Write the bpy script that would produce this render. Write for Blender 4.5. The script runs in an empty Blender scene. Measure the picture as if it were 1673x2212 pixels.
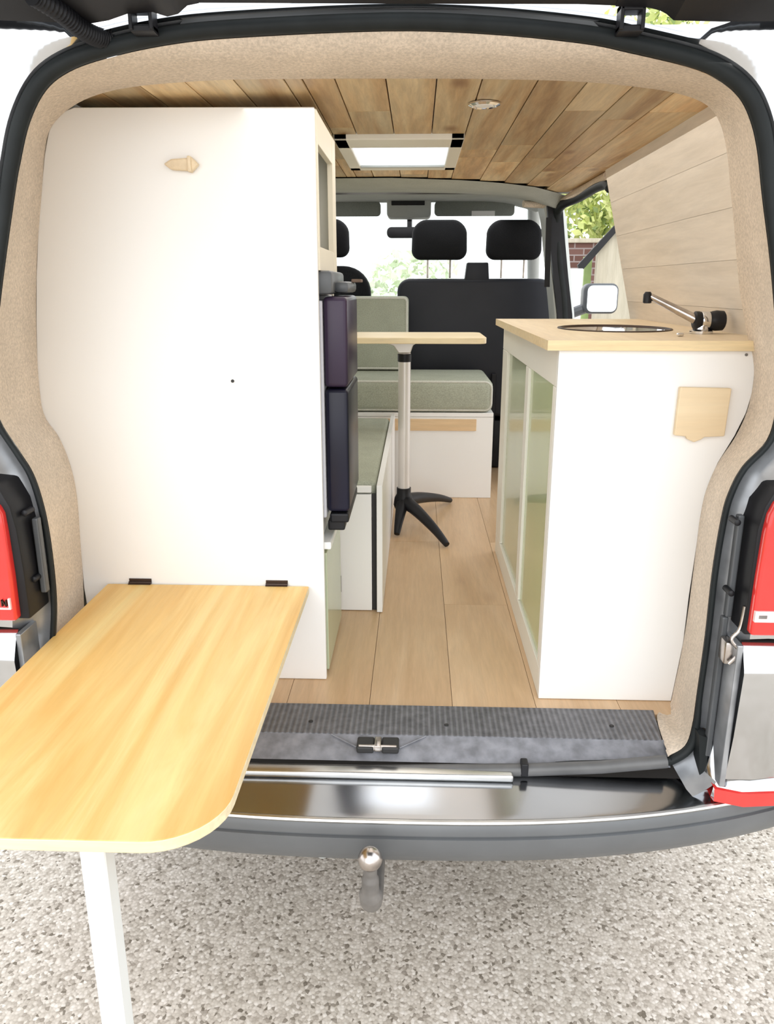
import bpy, bmesh, math, random
from mathutils import Vector, Matrix
random.seed(7)
sc = bpy.context.scene
COL = sc.collection
PI = math.pi

# ------------------------------------------------------------------ camera
W, HH, F = 1673, 2212, 1690.0
CZ = 1.52
PITCH = math.atan((1106 - 618) / F)
YAW = math.atan((902 - 836.5) * math.cos(PITCH) / F)
FW = Vector((-math.sin(YAW) * math.cos(PITCH), math.cos(YAW) * math.cos(PITCH), -math.sin(PITCH)))
RT = Vector((math.cos(YAW), math.sin(YAW), 0))
UP = RT.cross(FW)
cam_d = bpy.data.cameras.new('camera')
cam = bpy.data.objects.new('camera', cam_d)
COL.objects.link(cam)
cam_d.sensor_fit = 'HORIZONTAL'
cam_d.sensor_width = 36
cam_d.lens = 36 * F / W
cam_d.clip_start = .02
m = Matrix((RT, UP, -FW)).transposed().to_4x4()
m.translation = (0, 0, CZ)
cam.matrix_world = m
sc.camera = cam


def at(px, py, x=None, y=None, z=None):
    """real-world point on the plane x=, y= or z= measured off the photograph"""
    d = FW + RT * ((px - 836.5) / F) - UP * ((py - 1106) / F)
    if x is not None: t = x / d.x
    elif y is not None: t = y / d.y
    else: t = (z - CZ) / d.z
    return Vector((0, 0, CZ)) + d * t


# ------------------------------------------------------------------ materials
def new_mat(name):
    m = bpy.data.materials.new(name)
    m.use_nodes = True
    nt = m.node_tree
    b = nt.nodes['Principled BSDF']
    return m, nt, b


def ramp(nt, fac, stops):
    r = nt.nodes.new('ShaderNodeValToRGB')
    el = r.color_ramp.elements
    while len(el) < len(stops): el.new(.5)
    for e, (p, c) in zip(el, stops):
        e.position = p
        e.color = (*c, 1)
    nt.links.new(fac, r.inputs[0])
    return r.outputs[0]


def coords(nt, scale=(1, 1, 1), kind='Object'):
    tc = nt.nodes.new('ShaderNodeTexCoord')
    mp = nt.nodes.new('ShaderNodeMapping')
    mp.inputs['Scale'].default_value = scale
    nt.links.new(tc.outputs[kind], mp.inputs[0])
    return mp.outputs[0]


def noise(nt, vec, scale, detail=4, rough=.5, dist=0):
    n = nt.nodes.new('ShaderNodeTexNoise')
    n.inputs['Scale'].default_value = scale
    n.inputs['Detail'].default_value = detail
    n.inputs['Roughness'].default_value = rough
    n.inputs['Distortion'].default_value = dist
    nt.links.new(vec, n.inputs['Vector'])
    return n.outputs[0]


def mix(nt, fac, a, b, mode='MIX'):
    n = nt.nodes.new('ShaderNodeMix')
    n.data_type = 'RGBA'
    n.blend_type = mode
    for sock, v in ((n.inputs[0], fac), (n.inputs[6], a), (n.inputs[7], b)):
        if isinstance(v, (int, float)): sock.default_value = v
        elif isinstance(v, tuple): sock.default_value = (*v, 1)
        else: nt.links.new(v, sock)
    return n.outputs[2]


def bump(nt, b, h, strength=.3, dist=.01):
    n = nt.nodes.new('ShaderNodeBump')
    n.inputs['Strength'].default_value = strength
    n.inputs['Distance'].default_value = dist
    nt.links.new(h, n.inputs['Height'])
    nt.links.new(n.outputs[0], b.inputs['Normal'])


def plain(name, col, rough=.5, metal=0, var=.06, vs=6, coat=0, spec=.5):
    """flat paint with a faint mottling"""
    m, nt, b = new_mat(name)
    v = noise(nt, coords(nt), vs, 3)
    lo = tuple(max(0, c * (1 - var)) for c in col)
    hi = tuple(min(1, c * (1 + var)) for c in col)
    nt.links.new(ramp(nt, v, [(.3, lo), (.7, hi)]), b.inputs['Base Color'])
    b.inputs['Roughness'].default_value = rough
    b.inputs['Metallic'].default_value = metal
    b.inputs['Coat Weight'].default_value = coat
    b.inputs['Coat Roughness'].default_value = .03
    b.inputs['Specular IOR Level'].default_value = spec
    return m


def wood(name, stops, axis=1, rough=.45, fine=40, island=0.0, knots=0.0, dark=(.25, .13, .05), lowfreq=1.5, bands=0.35):
    """long grain along one axis, optional tone change per board and knots"""
    m, nt, b = new_mat(name)
    s = [7, 7, 7]
    s[axis] = .55
    vec = coords(nt, tuple(s))
    if island:
        g = nt.nodes.new('ShaderNodeNewGeometry')
        ad = nt.nodes.new('ShaderNodeVectorMath')
        ad.operation = 'MULTIPLY_ADD'
        ad.inputs[1].default_value = (37, 53, 71)
        nt.links.new(g.outputs['Random Per Island'], ad.inputs[0])
        nt.links.new(vec, ad.inputs[2])
        vec = ad.outputs[0]
    a = noise(nt, vec, lowfreq, 6, .6, 1.2)
    col = ramp(nt, a, stops)
    f = noise(nt, vec, fine / 4, 5, .7, .3)
    fr = ramp(nt, f, [(.35, (1 - bands,) * 3), (.65, (1, 1, 1))])
    col = mix(nt, .8, col, fr, 'MULTIPLY')
    if island:
        ir = ramp(nt, g.outputs['Random Per Island'], [(0, (1 - island,) * 3), (1, (1 + island * .15,) * 3)])
        col = mix(nt, 1, col, ir, 'MULTIPLY')
    if knots:
        s2 = [5, 5, 5]
        s2[axis] = 2.2
        v = nt.nodes.new('ShaderNodeTexVoronoi')
        v.inputs['Scale'].default_value = 1.3
        nt.links.new(coords(nt, tuple(s2)), v.inputs['Vector'])
        kr = ramp(nt, v.outputs['Distance'], [(.03, (1, 1, 1)), (.16, (0, 0, 0))])
        kf = mix(nt, 1, kr, (knots, knots, knots), 'MULTIPLY')
        n = nt.nodes.new('ShaderNodeMix')
        n.data_type = 'RGBA'
        nt.links.new(kf, n.inputs[0])
        nt.links.new(col, n.inputs[6])
        n.inputs[7].default_value = (*dark, 1)
        col = n.outputs[2]
    nt.links.new(col, b.inputs['Base Color'])
    b.inputs['Roughness'].default_value = rough
    bump(nt, b, f, .06, .002)
    return m


def fabric(name, col, scale=300, var=.25, rough=.95, big=8):
    m, nt, b = new_mat(name)
    c = coords(nt)
    n1 = noise(nt, c, scale, 2, .7)
    n2 = noise(nt, c, big, 4, .6)
    lo = tuple(x * (1 - var) for x in col)
    hi = tuple(min(1, x * (1 + var * .6)) for x in col)
    a = ramp(nt, n1, [(.35, lo), (.65, hi)])
    d = ramp(nt, n2, [(.3, (.88, .88, .88)), (.7, (1, 1, 1))])
    nt.links.new(mix(nt, 1, a, d, 'MULTIPLY'), b.inputs['Base Color'])
    b.inputs['Roughness'].default_value = rough
    b.inputs['Specular IOR Level'].default_value = .15
    bump(nt, b, n1, .25, .003)
    return m


def gravel():
    m, nt, b = new_mat('pale_gravel')
    c = coords(nt)
    v = nt.nodes.new('ShaderNodeTexVoronoi')
    v.inputs['Scale'].default_value = 130
    nt.links.new(c, v.inputs['Vector'])
    sep = nt.nodes.new('ShaderNodeSeparateColor')
    nt.links.new(v.outputs['Color'], sep.inputs[0])
    col = ramp(nt, sep.outputs[0], [(0, (.20, .17, .13)), (.09, (.44, .39, .33)), (.4, (.62, .565, .49)), (.75, (.71, .655, .58)), (1, (.85, .80, .73))])
    edge = ramp(nt, v.outputs['Distance'], [(.3, (1, 1, 1)), (.9, (.72, .70, .67))])
    col = mix(nt, .8, col, edge, 'MULTIPLY')
    big = ramp(nt, noise(nt, c, 2.2, 4), [(.3, (.88, .87, .85)), (.7, (1.05, 1.03, 1.03))])
    col = mix(nt, 1, col, big, 'MULTIPLY')
    nt.links.new(col, b.inputs['Base Color'])
    b.inputs['Roughness'].default_value = .9
    iv = nt.nodes.new('ShaderNodeMath')
    iv.operation = 'SUBTRACT'
    iv.inputs[0].default_value = 1
    nt.links.new(v.outputs['Distance'], iv.inputs[1])
    bump(nt, b, iv.outputs[0], .25, .004)
    return m


def ribbed():
    m, nt, b = new_mat('ribbed_black_plastic')
    w = nt.nodes.new('ShaderNodeTexWave')
    w.inputs['Scale'].default_value = 26
    w.bands_direction = 'X'
    nt.links.new(coords(nt), w.inputs['Vector'])
    n = noise(nt, coords(nt), 60, 3)
    nt.links.new(mix(nt, .5, ramp(nt, w.outputs[0], [(.2, (.05, .052, .058)), (.8, (.17, .175, .19))]),
                     ramp(nt, n, [(.3, (.07, .072, .08)), (.7, (.20, .20, .215))])), b.inputs['Base Color'])
    b.inputs['Roughness'].default_value = .45
    bump(nt, b, w.outputs[0], .6, .003)
    return m


def glass(name, tint=(.95, 1, .98), rough=0):
    m, nt, b = new_mat(name)
    out = nt.nodes['Material Output']
    t = nt.nodes.new('ShaderNodeBsdfTransparent')
    t.inputs[0].default_value = (*tint, 1)
    g = nt.nodes.new('ShaderNodeBsdfGlossy')
    g.inputs['Roughness'].default_value = .02
    fr = nt.nodes.new('ShaderNodeLayerWeight')
    fr.inputs[0].default_value = .12
    nv = noise(nt, coords(nt), 3, 2)
    mx = nt.nodes.new('ShaderNodeMixShader')
    nt.links.new(fr.outputs['Facing'], mx.inputs[0])
    nt.links.new(t.outputs[0], mx.inputs[1])
    nt.links.new(g.outputs[0], mx.inputs[2])
    nt.links.new(mx.outputs[0], out.inputs[0])
    return m


def frosted():
    m, nt, b = new_mat('frosted_acrylic')
    out = nt.nodes['Material Output']
    t = nt.nodes.new('ShaderNodeBsdfTranslucent')
    t.inputs[0].default_value = (.95, .97, 1, 1)
    d = nt.nodes.new('ShaderNodeBsdfTransparent')
    mx = nt.nodes.new('ShaderNodeMixShader')
    mx.inputs[0].default_value = .35
    nt.links.new(t.outputs[0], mx.inputs[1])
    nt.links.new(d.outputs[0], mx.inputs[2])
    nt.links.new(mx.outputs[0], out.inputs[0])
    return m


def emissive(name, col, s):
    m, nt, b = new_mat(name)
    b.inputs['Base Color'].default_value = (*col, 1)
    b.inputs['Emission Color'].default_value = (*col, 1)
    b.inputs['Emission Strength'].default_value = s
    return m


def brick():
    m, nt, b = new_mat('brown_brick')
    t = nt.nodes.new('ShaderNodeTexBrick')
    t.inputs['Color1'].default_value = (.09, .04, .03, 1)
    t.inputs['Color2'].default_value = (.17, .09, .075, 1)
    t.inputs['Mortar'].default_value = (.24, .2, .19, 1)
    t.inputs['Scale'].default_value = 1
    t.inputs['Brick Width'].default_value = .22
    t.inputs['Row Height'].default_value = .075
    t.inputs['Mortar Size'].default_value = .008
    tc = nt.nodes.new('ShaderNodeTexCoord')
    sp = nt.nodes.new('ShaderNodeSeparateXYZ')
    cb = nt.nodes.new('ShaderNodeCombineXYZ')
    nt.links.new(tc.outputs['Object'], sp.inputs[0])
    nt.links.new(sp.outputs[0], cb.inputs[0])
    nt.links.new(sp.outputs[2], cb.inputs[1])
    nt.links.new(cb.outputs[0], t.inputs['Vector'])
    nt.links.new(t.outputs[0], b.inputs['Base Color'])
    b.inputs['Roughness'].default_value = .9
    return m


M = {}
M['gravel'] = gravel()
M['white'] = plain('white_paint', (.84, .835, .815), .4, var=.015, vs=2)
M['warmwhite'] = plain('warm_white_paint', (.82, .80, .72), .45, var=.02, vs=3)
M['cream'] = plain('cream_paint', (.80, .74, .60), .5, var=.03)
M['ledge'] = plain('white_edge', (.85, .85, .83), .35, var=.02)
M['ceil'] = wood('pine_planks', [(.28, (.50, .29, .12)), (.43, (.72, .48, .24)), (.55, (.84, .64, .37)), (.75, (.90, .74, .48))], 1, .5, 40, .42, .8, (.2, .09, .03), 1.4, .35)
M['floor'] = wood('oak_laminate', [(.25, (.56, .36, .19)), (.5, (.66, .45, .26)), (.75, (.74, .54, .34))], 1, .35, 60, .1, .3, (.36, .2, .1), 1.2, .16)
M['table'] = wood('oiled_birch', [(.3, (.74, .43, .12)), (.45, (.82, .54, .19)), (.58, (.87, .65, .27)), (.75, (.90, .72, .36))], 1, .42, 26, 0, .2, (.7, .4, .14), 1.3, .12)
M['tabedge'] = wood('birch_edge', [(.3, (.78, .62, .36)), (.7, (.86, .74, .5))], 0, .5, 50, bands=.2)
M['ply'] = wood('birch_ply', [(.3, (.70, .55, .36)), (.7, (.80, .67, .47))], 1, .5, 40, bands=.15)
M['plyedge'] = wood('worktop_edge', [(.3, (.74, .56, .30)), (.7, (.82, .66, .40))], 0, .5, 60, bands=.2)
M['cover'] = wood('pale_ply', [(.3, (.72, .56, .35)), (.7, (.78, .64, .43))], 0, .5, 30, bands=.08)
M['cladding'] = wood('limewashed_ply', [(.25, (.68, .59, .475)), (.5, (.75, .66, .545)), (.75, (.80, .715, .60))], 1, .55, 30, .06, .12, (.5, .4, .3), 1.8, .16)
M['benchtrim'] = wood('bench_wood', [(.3, (.72, .50, .28)), (.7, (.82, .62, .38))], 0, .5, 40, bands=.15)
M['carpet'] = fabric('beige_lining_carpet', (.68, .58, .47), 180, .17, .98, 9)
M['cushion'] = fabric('sage_fabric', (.40, .42, .335), 260, .18, .95, 12)
M['piping'] = fabric('light_piping', (.62, .62, .55), 260, .1, .9)
M['seat'] = fabric('black_upholstery', (.012, .0125, .014), 300, .3, .85)
M['seatback'] = plain('charcoal_shell', (.013, .014, .019), .45, var=.3, vs=3, spec=.3)
M['green'] = plain('sage_green_gloss', (.47, .55, .28), .22, var=.05, vs=2, coat=.4)
M['green2'] = plain('pale_sage_gloss', (.50, .55, .38), .25, var=.05, vs=2, coat=.3)
M['rubber'] = plain('black_rubber', (.012, .015, .0155), .55, var=.2, vs=20, spec=.25)
M['greyrubber'] = plain('grey_rubber', (.10, .10, .10), .4, var=.25, vs=12)
M['black'] = plain('black_plastic', (.010, .010, .012), .45, var=.2, vs=10, spec=.3)
M['darkgrey'] = plain('dark_grey_plastic', (.075, .08, .085), .38, var=.15, vs=9, metal=.0)
M['sill'] = plain('sill_plastic', (.19, .195, .215), .42, var=.3, vs=35)
M['ribbed'] = ribbed()
M['paint'] = plain('silver_grey_paint', (.56, .57, .58), .12, 1.0, var=.04, vs=3)
M['channel'] = plain('channel_paint', (.36, .375, .395), .32, .6, var=.3, vs=14)
M['bumpertop'] = plain('bumper_paint', (.42, .43, .45), .15, 1.0, var=.06, vs=4)
M['bumper'] = plain('bumper_plastic', (.125, .132, .138), .42, .1, var=.1, vs=7)
M['alu'] = plain('brushed_alu', (.62, .62, .60), .3, 1, var=.15, vs=12)
M['chrome'] = plain('chrome', (.75, .75, .76), .08, 1, var=.03)
M['steel'] = plain('worn_steel', (.50, .46, .43), .25, 1, var=.3, vs=30)
M['cast'] = plain('cast_grey_metal', (.22, .21, .2), .5, .6, var=.2, vs=25)
M['red'] = plain('red_lens', (.72, .035, .03), .12, var=.12, vs=9, coat=.6)
M['pinkwhite'] = plain('pale_lens_strip', (.85, .62, .60), .2, var=.05)
M['fridge'] = plain('dark_navy_gloss', (.008, .008, .020), .3, var=.3, vs=4, spec=.3)
M['fridge2'] = plain('dark_plum_gloss', (.035, .022, .045), .3, var=.2, vs=4, spec=.3)
M['fridgebody'] = plain('light_grey_case', (.62, .62, .66), .4, var=.03)
M['pole'] = plain('pale_aluminium', (.72, .69, .66), .35, .35, var=.04)
M['legwhite'] = plain('white_metal_leg', (.80, .83, .82), .3, var=.02)
M['headliner'] = fabric('grey_headliner', (.42, .44, .41), 200, .08)
M['visor'] = fabric('grey_visor', (.27, .29, .265), 200, .1)
M['greyplastic'] = plain('light_grey_plastic', (.45, .47, .45), .5, var=.06)
M['hingebrown'] = plain('dark_brown_metal', (.05, .03, .022), .45, .5, var=.2)
M['glass'] = glass('clear_glass')
M['frost'] = frosted()
M['mirror'] = plain('mirror_glass', (.9, .95, .95), .02, 1, var=.01)
M['brick'] = brick()
M['shedwall'] = wood('weathered_boards', [(.3, (.40, .36, .27)), (.7, (.52, .48, .38))], 2, .8, 30, bands=.2)
M['leaf'] = plain('bright_leaf', (.66, .72, .30), .6, var=.3, vs=2.5)
M['leafdark'] = plain('dark_leaf', (.24, .33, .12), .6, var=.4, vs=2.5)
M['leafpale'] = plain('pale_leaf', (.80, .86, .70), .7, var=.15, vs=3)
M['bark'] = plain('bark', (.16, .11, .08), .9, var=.3, vs=12)
M['cap'] = plain('dark_hole', (.02, .02, .02), .6, var=.1)


# ------------------------------------------------------------------ mesh helpers
ORG = {}


def thing(name, label, cat, loc, group=None):
    o = bpy.data.objects.new(name, None)
    COL.objects.link(o)
    o.location = loc
    o.empty_display_size = .1
    o['label'] = label
    o['category'] = cat
    if group: o['group'] = group
    ORG[o.name] = Vector(loc)
    return o


def obj(name, bm, mat, parent=None, smooth=False, angle=40):
    bmesh.ops.recalc_face_normals(bm, faces=bm.faces)
    me = bpy.data.meshes.new(name)
    org = Vector((0, 0, 0))
    if parent is not None:
        org = ORG[parent.name]
        bmesh.ops.translate(bm, verts=bm.verts, vec=-org)
    bm.to_mesh(me)
    bm.free()
    mats = mat if isinstance(mat, (list, tuple)) else [mat]
    for k in mats: me.materials.append(M[k])
    if smooth:
        for p in me.polygons: p.use_smooth = True
        me.set_sharp_from_angle(angle=math.radians(angle))
    o = bpy.data.objects.new(name, me)
    COL.objects.link(o)
    if parent is not None: o.parent = parent
    ORG[o.name] = org
    return o


def tag(o, label, cat, group=None):
    o['label'] = label
    o['category'] = cat
    if group: o['group'] = group
    return o


def struct(o):
    o['kind'] = 'structure'
    return o


def box(bm, x0, x1, y0, y1, z0, z1, bev=0, seg=2, mi=0):
    t = bmesh.new()
    bmesh.ops.create_cube(t, size=1)
    bmesh.ops.scale(t, vec=(abs(x1 - x0), abs(y1 - y0), abs(z1 - z0)), verts=t.verts)
    bmesh.ops.translate(t, vec=((x0 + x1) / 2, (y0 + y1) / 2, (z0 + z1) / 2), verts=t.verts)
    if bev: bmesh.ops.bevel(t, geom=t.edges[:], offset=bev, segments=seg, profile=.5, affect='EDGES')
    merge(bm, t, mi)
    return bm


def merge(bm, t, mi=0):
    vm = {v: bm.verts.new(v.co) for v in t.verts}
    for f in t.faces:
        try:
            n = bm.faces.new([vm[v] for v in f.verts])
            n.material_index = mi if mi else f.material_index
        except ValueError:
            pass
    t.free()


def B(*a, **k):
    return box(bmesh.new(), *a, **k)


def prism(bm, poly, a, b, axis='y', bev=0, seg=2, mi=0):
    """extrude a 2-D outline: axis y -> poly is (x,z); z -> (x,y); x -> (y,z)"""
    def P(u, v, w):
        return {'y': (u, w, v), 'z': (u, v, w), 'x': (w, u, v)}[axis]
    t = bmesh.new()
    lo = [t.verts.new(P(u, v, a)) for u, v in poly]
    hi = [t.verts.new(P(u, v, b)) for u, v in poly]
    n = len(poly)
    t.faces.new(lo)
    t.faces.new(hi[::-1])
    for i in range(n):
        t.faces.new((lo[i], hi[i], hi[(i + 1) % n], lo[(i + 1) % n]))
    if bev:
        bmesh.ops.recalc_face_normals(t, faces=t.faces)
        es = [e for e in t.edges if len(e.link_faces) == 2 and (e.link_faces[0].calc_center_median() - e.link_faces[1].calc_center_median()).length > 1e-9 and e.calc_face_angle(0) > .6]
        bmesh.ops.bevel(t, geom=es, offset=bev, segments=seg, profile=.5, affect='EDGES')
    merge(bm, t, mi)
    return bm


def rrect(u0, u1, v0, v1, r, n=6):
    """rounded rectangle; r is one radius or four (u0v0, u1v0, u1v1, u0v1)"""
    rs = r if isinstance(r, (list, tuple)) else [r] * 4
    out = []
    for (cu, cv, a0), rr in zip(((u0, v0, PI), (u1, v0, 1.5 * PI), (u1, v1, 0), (u0, v1, .5 * PI)), rs):
        if rr <= 0:
            out.append((cu, cv))
            continue
        ccu = cu + rr if cu == u0 else cu - rr
        ccv = cv + rr if cv == v0 else cv - rr
        for i in range(n + 1):
            a = a0 + .5 * PI * i / n
            out.append((ccu + rr * math.cos(a), ccv + rr * math.sin(a)))
    return out


def catmull(pts, n=6, closed=False):
    pts = [Vector(p) for p in pts]
    out = []
    L = len(pts)
    for i in range(L if closed else L - 1):
        if closed: p0, p1, p2, p3 = (pts[(i + k) % L] for k in (-1, 0, 1, 2))
        else: p0, p1, p2, p3 = pts[max(i - 1, 0)], pts[i], pts[i + 1], pts[min(i + 2, L - 1)]
        for k in range(n):
            t = k / n
            out.append(.5 * ((2 * p1) + (p2 - p0) * t + (2 * p0 - 5 * p1 + 4 * p2 - p3) * t * t + (3 * p1 - p0 - 3 * p2 + p3) * t ** 3))
    if not closed: out.append(pts[-1])
    return out


def loft(bm, curves, closed=False, mi=0):
    rows = [[bm.verts.new(p) for p in c] for c in curves]
    n = len(rows[0])
    for a, b in zip(rows, rows[1:]):
        for i in range(n if closed else n - 1):
            j = (i + 1) % n
            try:
                f = bm.faces.new((a[i], a[j], b[j], b[i]))
                f.material_index = mi
            except ValueError:
                pass
    return bm


def tube(bm, path, r, seg=10, closed=False, cap=True, flat=1.0):
    path = [Vector(p) for p in path]
    n = len(path)
    rs = r if isinstance(r, (list, tuple)) else [r] * n
    rows = []
    up = Vector((0, 0, 1))
    prev = None
    for i, p in enumerate(path):
        if closed: d = path[(i + 1) % n] - path[i - 1]
        else: d = path[min(i + 1, n - 1)] - path[max(i - 1, 0)]
        d.normalize()
        if prev is None:
            a = d.cross(up)
            if a.length < .1: a = d.cross(Vector((0, 1, 0)))
        else:
            a = prev - d * prev.dot(d)
        a.normalize()
        prev = a
        b = d.cross(a)
        rows.append([bm.verts.new(p + (a * math.cos(2 * PI * k / seg) + b * math.sin(2 * PI * k / seg) * flat) * rs[i]) for k in range(seg)])
    rng = range(n) if closed else range(n - 1)
    for i in rng:
        A, Bq = rows[i], rows[(i + 1) % n]
        for k in range(seg):
            bm.faces.new((A[k], A[(k + 1) % seg], Bq[(k + 1) % seg], Bq[k]))
    if cap and not closed:
        bm.faces.new(rows[0][::-1])
        bm.faces.new(rows[-1])
    return bm


def lathe(bm, prof, c, axis='z', seg=24):
    """prof is (radius, height) along the axis from c"""
    c = Vector(c)
    rows = []
    for r, h in prof:
        row = []
        for k in range(seg):
            a = 2 * PI * k / seg
            u, v = r * math.cos(a), r * math.sin(a)
            row.append(bm.verts.new(c + Vector({'z': (u, v, h), 'y': (u, h, v), 'x': (h, u, v)}[axis])))
        rows.append(row)
    for A, Bq in zip(rows, rows[1:]):
        for k in range(seg):
            bm.faces.new((A[k], A[(k + 1) % seg], Bq[(k + 1) % seg], Bq[k]))
    bm.faces.new(rows[0][::-1])
    bm.faces.new(rows[-1])
    return bm


def soft_box(x0, x1, y0, y1, z0, z1, r, crown=.0):
    """upholstered block: subdivided, rounded and slightly crowned"""
    bm = bmesh.new()
    box(bm, x0, x1, y0, y1, z0, z1, bev=r, seg=4)
    return bm


# ------------------------------------------------------------------ ground and sky
g = bmesh.new()
box(g, -14, 16, -6, 30, -.2, 0)
struct(obj('ground', g, 'gravel'))

wd = bpy.data.worlds.new('overcast')
sc.world = wd
wd.use_nodes = True
nt = wd.node_tree
bg = nt.nodes['Background']
tc = nt.nodes.new('ShaderNodeTexCoord')
sp = nt.nodes.new('ShaderNodeSeparateXYZ')
nt.links.new(tc.outputs['Generated'], sp.inputs[0])
cr = ramp(nt, sp.outputs[2], [(.0, (.93, .95, .97)), (.25, (1, 1, 1)), (1, (.86, .92, 1))])
nt.links.new(cr, bg.inputs[0])
bg.inputs[1].default_value = 2.15

# ------------------------------------------------------------------ the van
XC = -.055
ZF = .60            # cabin floor
ZC = 1.885          # plank ceiling
van = thing('camper_van', 'silver grey camper van seen from behind with its tailgate raised', 'van', (XC, 3.4, 0))

pairs = [  # seal edge pixel, lining inner edge pixel, depth of the inner edge
    ((124, 1320), (181, 1330), 1.70), ((120, 1247), (180, 1262), 1.70), ((109, 1158), (173, 1160), 1.70),
    ((94, 1085), (166, 1070), 1.70), ((73, 1023), (152, 1005), 1.70), ((44, 976), (128, 945), 1.70),
    ((0, 906), (94, 892), 1.70), ((-12, 840), (82, 800), 1.70), ((-5, 720), (78, 680), 1.70), ((8, 600), (80, 550), 1.70),
    ((33, 420), (90, 420), 1.70), ((45, 351), (96, 335), 1.70), ((65, 266), (108, 280), 1.69), ((100, 196), (148, 236), 1.67),
    ((150, 156), (210, 205), 1.64), ((226, 128), (301, 186), 1.61), ((351, 100), (452, 174), 1.58), ((502, 83), (580, 171), 1.57),
    ((836, 68), (836, 170), 1.57), ((1059, 75), (1059, 171), 1.57), ((1260, 95), (1240, 176), 1.57), ((1360, 115), (1360, 186), 1.59),
    ((1485, 145), (1460, 201), 1.62), ((1551, 173), (1526, 226), 1.65), ((1596, 211), (1556, 266), 1.67), ((1621, 261), (1571, 326), 1.68),
    ((1636, 326), (1578, 400), 1.68), ((1646, 420), (1586, 480), 1.68), ((1663, 560), (1598, 620), 1.68), ((1675, 700), (1618, 740), 1.65),
    ((1678, 800), (1630, 800), 1.632), ((1676, 880), (1618, 878), 1.63), ((1657, 950), (1590, 942), 1.63), ((1603, 1008), (1552, 1000), 1.63),
    ((1573, 1065), (1526, 1060), 1.63), ((1557, 1123), (1513, 1120), 1.63), ((1538, 1238), (1503, 1200), 1.63), ((1523, 1373), (1480, 1370), 1.63),
    ((1507, 1488), (1458, 1480), 1.63), ((1496, 1565), (1446, 1525), 1.62)]
YS = 1.42
S = [at(*a, y=YS) for a, b, d in pairs]
I = [at(*b, y=d) for a, b, d in pairs]
# hidden lower left, and the lower right foot of the lining
S = [Vector((-.60, YS, .588)), Vector((-.728, YS, .66)), Vector((-.727, YS, .79))] + S + [at(1480, 1611, y=YS), at(1442, 1634, y=YS)]
I = [Vector((-.66, 1.55, .602)), Vector((-.75, 1.70, .602)), Vector((-.80, 1.70, .76))] + I + [at(1420, 1546, z=.603), at(1436, 1608, z=.603)]
Mid = []
for s, i in zip(S, I):
    p = s.lerp(i, .62)
    out = Vector((p.x - XC, 0, p.z - 1.25)).normalized()
    Mid.append(Vector((p.x, s.y + (i.y - s.y) * .30, p.z)) - out * .004)
Back = []
for i in I:
    out = Vector((i.x - XC, 0, (i.z - 1.25) * 1.0)).normalized()
    Back.append(i + out * .03 + Vector((0, .05, 0)))
N = 5
cS, cM, cI, cB = (catmull(c, N) for c in (S, Mid, I, Back))
mid1 = [a.lerp(b, .5) + Vector((0, -.012, 0)) for a, b in zip(cS, cM)]
mid2 = []
for a, b in zip(cM, cI):
    p = a.lerp(b, .55)
    mid2.append(p - Vector((0, .018, 0)))
lin = bmesh.new()
loft(lin, [[p + Vector((0, .0, 0)) for p in cS], mid1, cM, mid2, cI, cB])
o = struct(obj('trim_1', lin, 'carpet', smooth=True, angle=80))
o['label'] = 'beige carpet lining around the rear opening'

# outward normals of the opening in its own plane
norm = []
for i in range(len(cS)):
    d = cS[min(i + 1, len(cS) - 1)] - cS[max(i - 1, 0)]
    n = Vector((-d.z, 0, d.x))
    if n.dot(Vector((cS[i].x - XC, 0, cS[i].z - 1.25))) < 0: n = -n
    norm.append(n.normalized())


def lerp(a, b, t):
    t = max(0, min(1, t))
    return a + (b - a) * t


# door seal: thick rubber over the top, thinner down the sides, grey along the sill
path, rad = [], []
for p, n in zip(cS, norm):
    r = lerp(.0055, .0135, (p.z - 1.35) / .4) + lerp(.004, 0, (p.z - .60) / .12)
    path.append(p + n * r + Vector((0, -.004, 0)))
    rad.append(r)
for q in ((1380, 1646), (1300, 1650), (1200, 1652)):
    path.append(at(q[0], q[1], y=1.415))
    rad.append(.008)
obj('door_seal', tube(bmesh.new(), path, rad, 10), 'rubber', van, True)
rail = bmesh.new()
tube(rail, [at(1440, 1645, y=1.405), at(1300, 1657, y=1.40), at(1140, 1663, y=1.40), at(800, 1666, y=1.40), at(560, 1662, y=1.40), Vector((-.6, 1.40, .575))], .0135, 10)
obj('sill_seal', rail, 'greyrubber', van, True)
obj('seal_clip', B(*sorted((at(1126, 1662, y=1.39).x, at(1142, 1662, y=1.39).x)), 1.385, 1.41, .562, .592, bev=.003), 'black', van)

# painted channel and bodywork around the opening
b0, b1, b2, b3, b4, b5, b6 = [], [], [], [], [], [], []
for p, n in zip(cS, norm):
    low = lerp(1, 0, (p.z - 1.15) / .25)
    w = lerp(.008, .048, low)
    r = lerp(.0055, .0135, (p.z - 1.35) / .4) * 1.6
    side = abs(n.x)
    b0.append(p + n * r + Vector((0, .012, 0)))
    b1.append(p + n * (r + w * .35) + Vector((0, .004, 0)))
    b2.append(p + n * (r + w * .8) + Vector((0, -.03 * low - .006, 0)))
    b3.append(p + n * (r + w) + Vector((0, -.055 * low - .012, 0)))
    outw = lerp(.012, .20, side * 1.3 - .3)
    q = p + n * (r + w + outw)
    q.x = max(XC - .93, min(XC + .93, q.x))
    b4.append(Vector((q.x, 1.39 + .02 * (1 - side), q.z)))
    q2 = p + n * (r + w + outw + lerp(.008, .03, side * 1.3 - .3))
    q2.x = max(XC - .95, min(XC + .95, q2.x))
    b5.append(Vector((q2.x, 1.47, q2.z)))
    b6.append(Vector((q2.x, 2.78 if q2.z < 1.9 else 1.68, q2.z)))
ch = bmesh.new()
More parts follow.
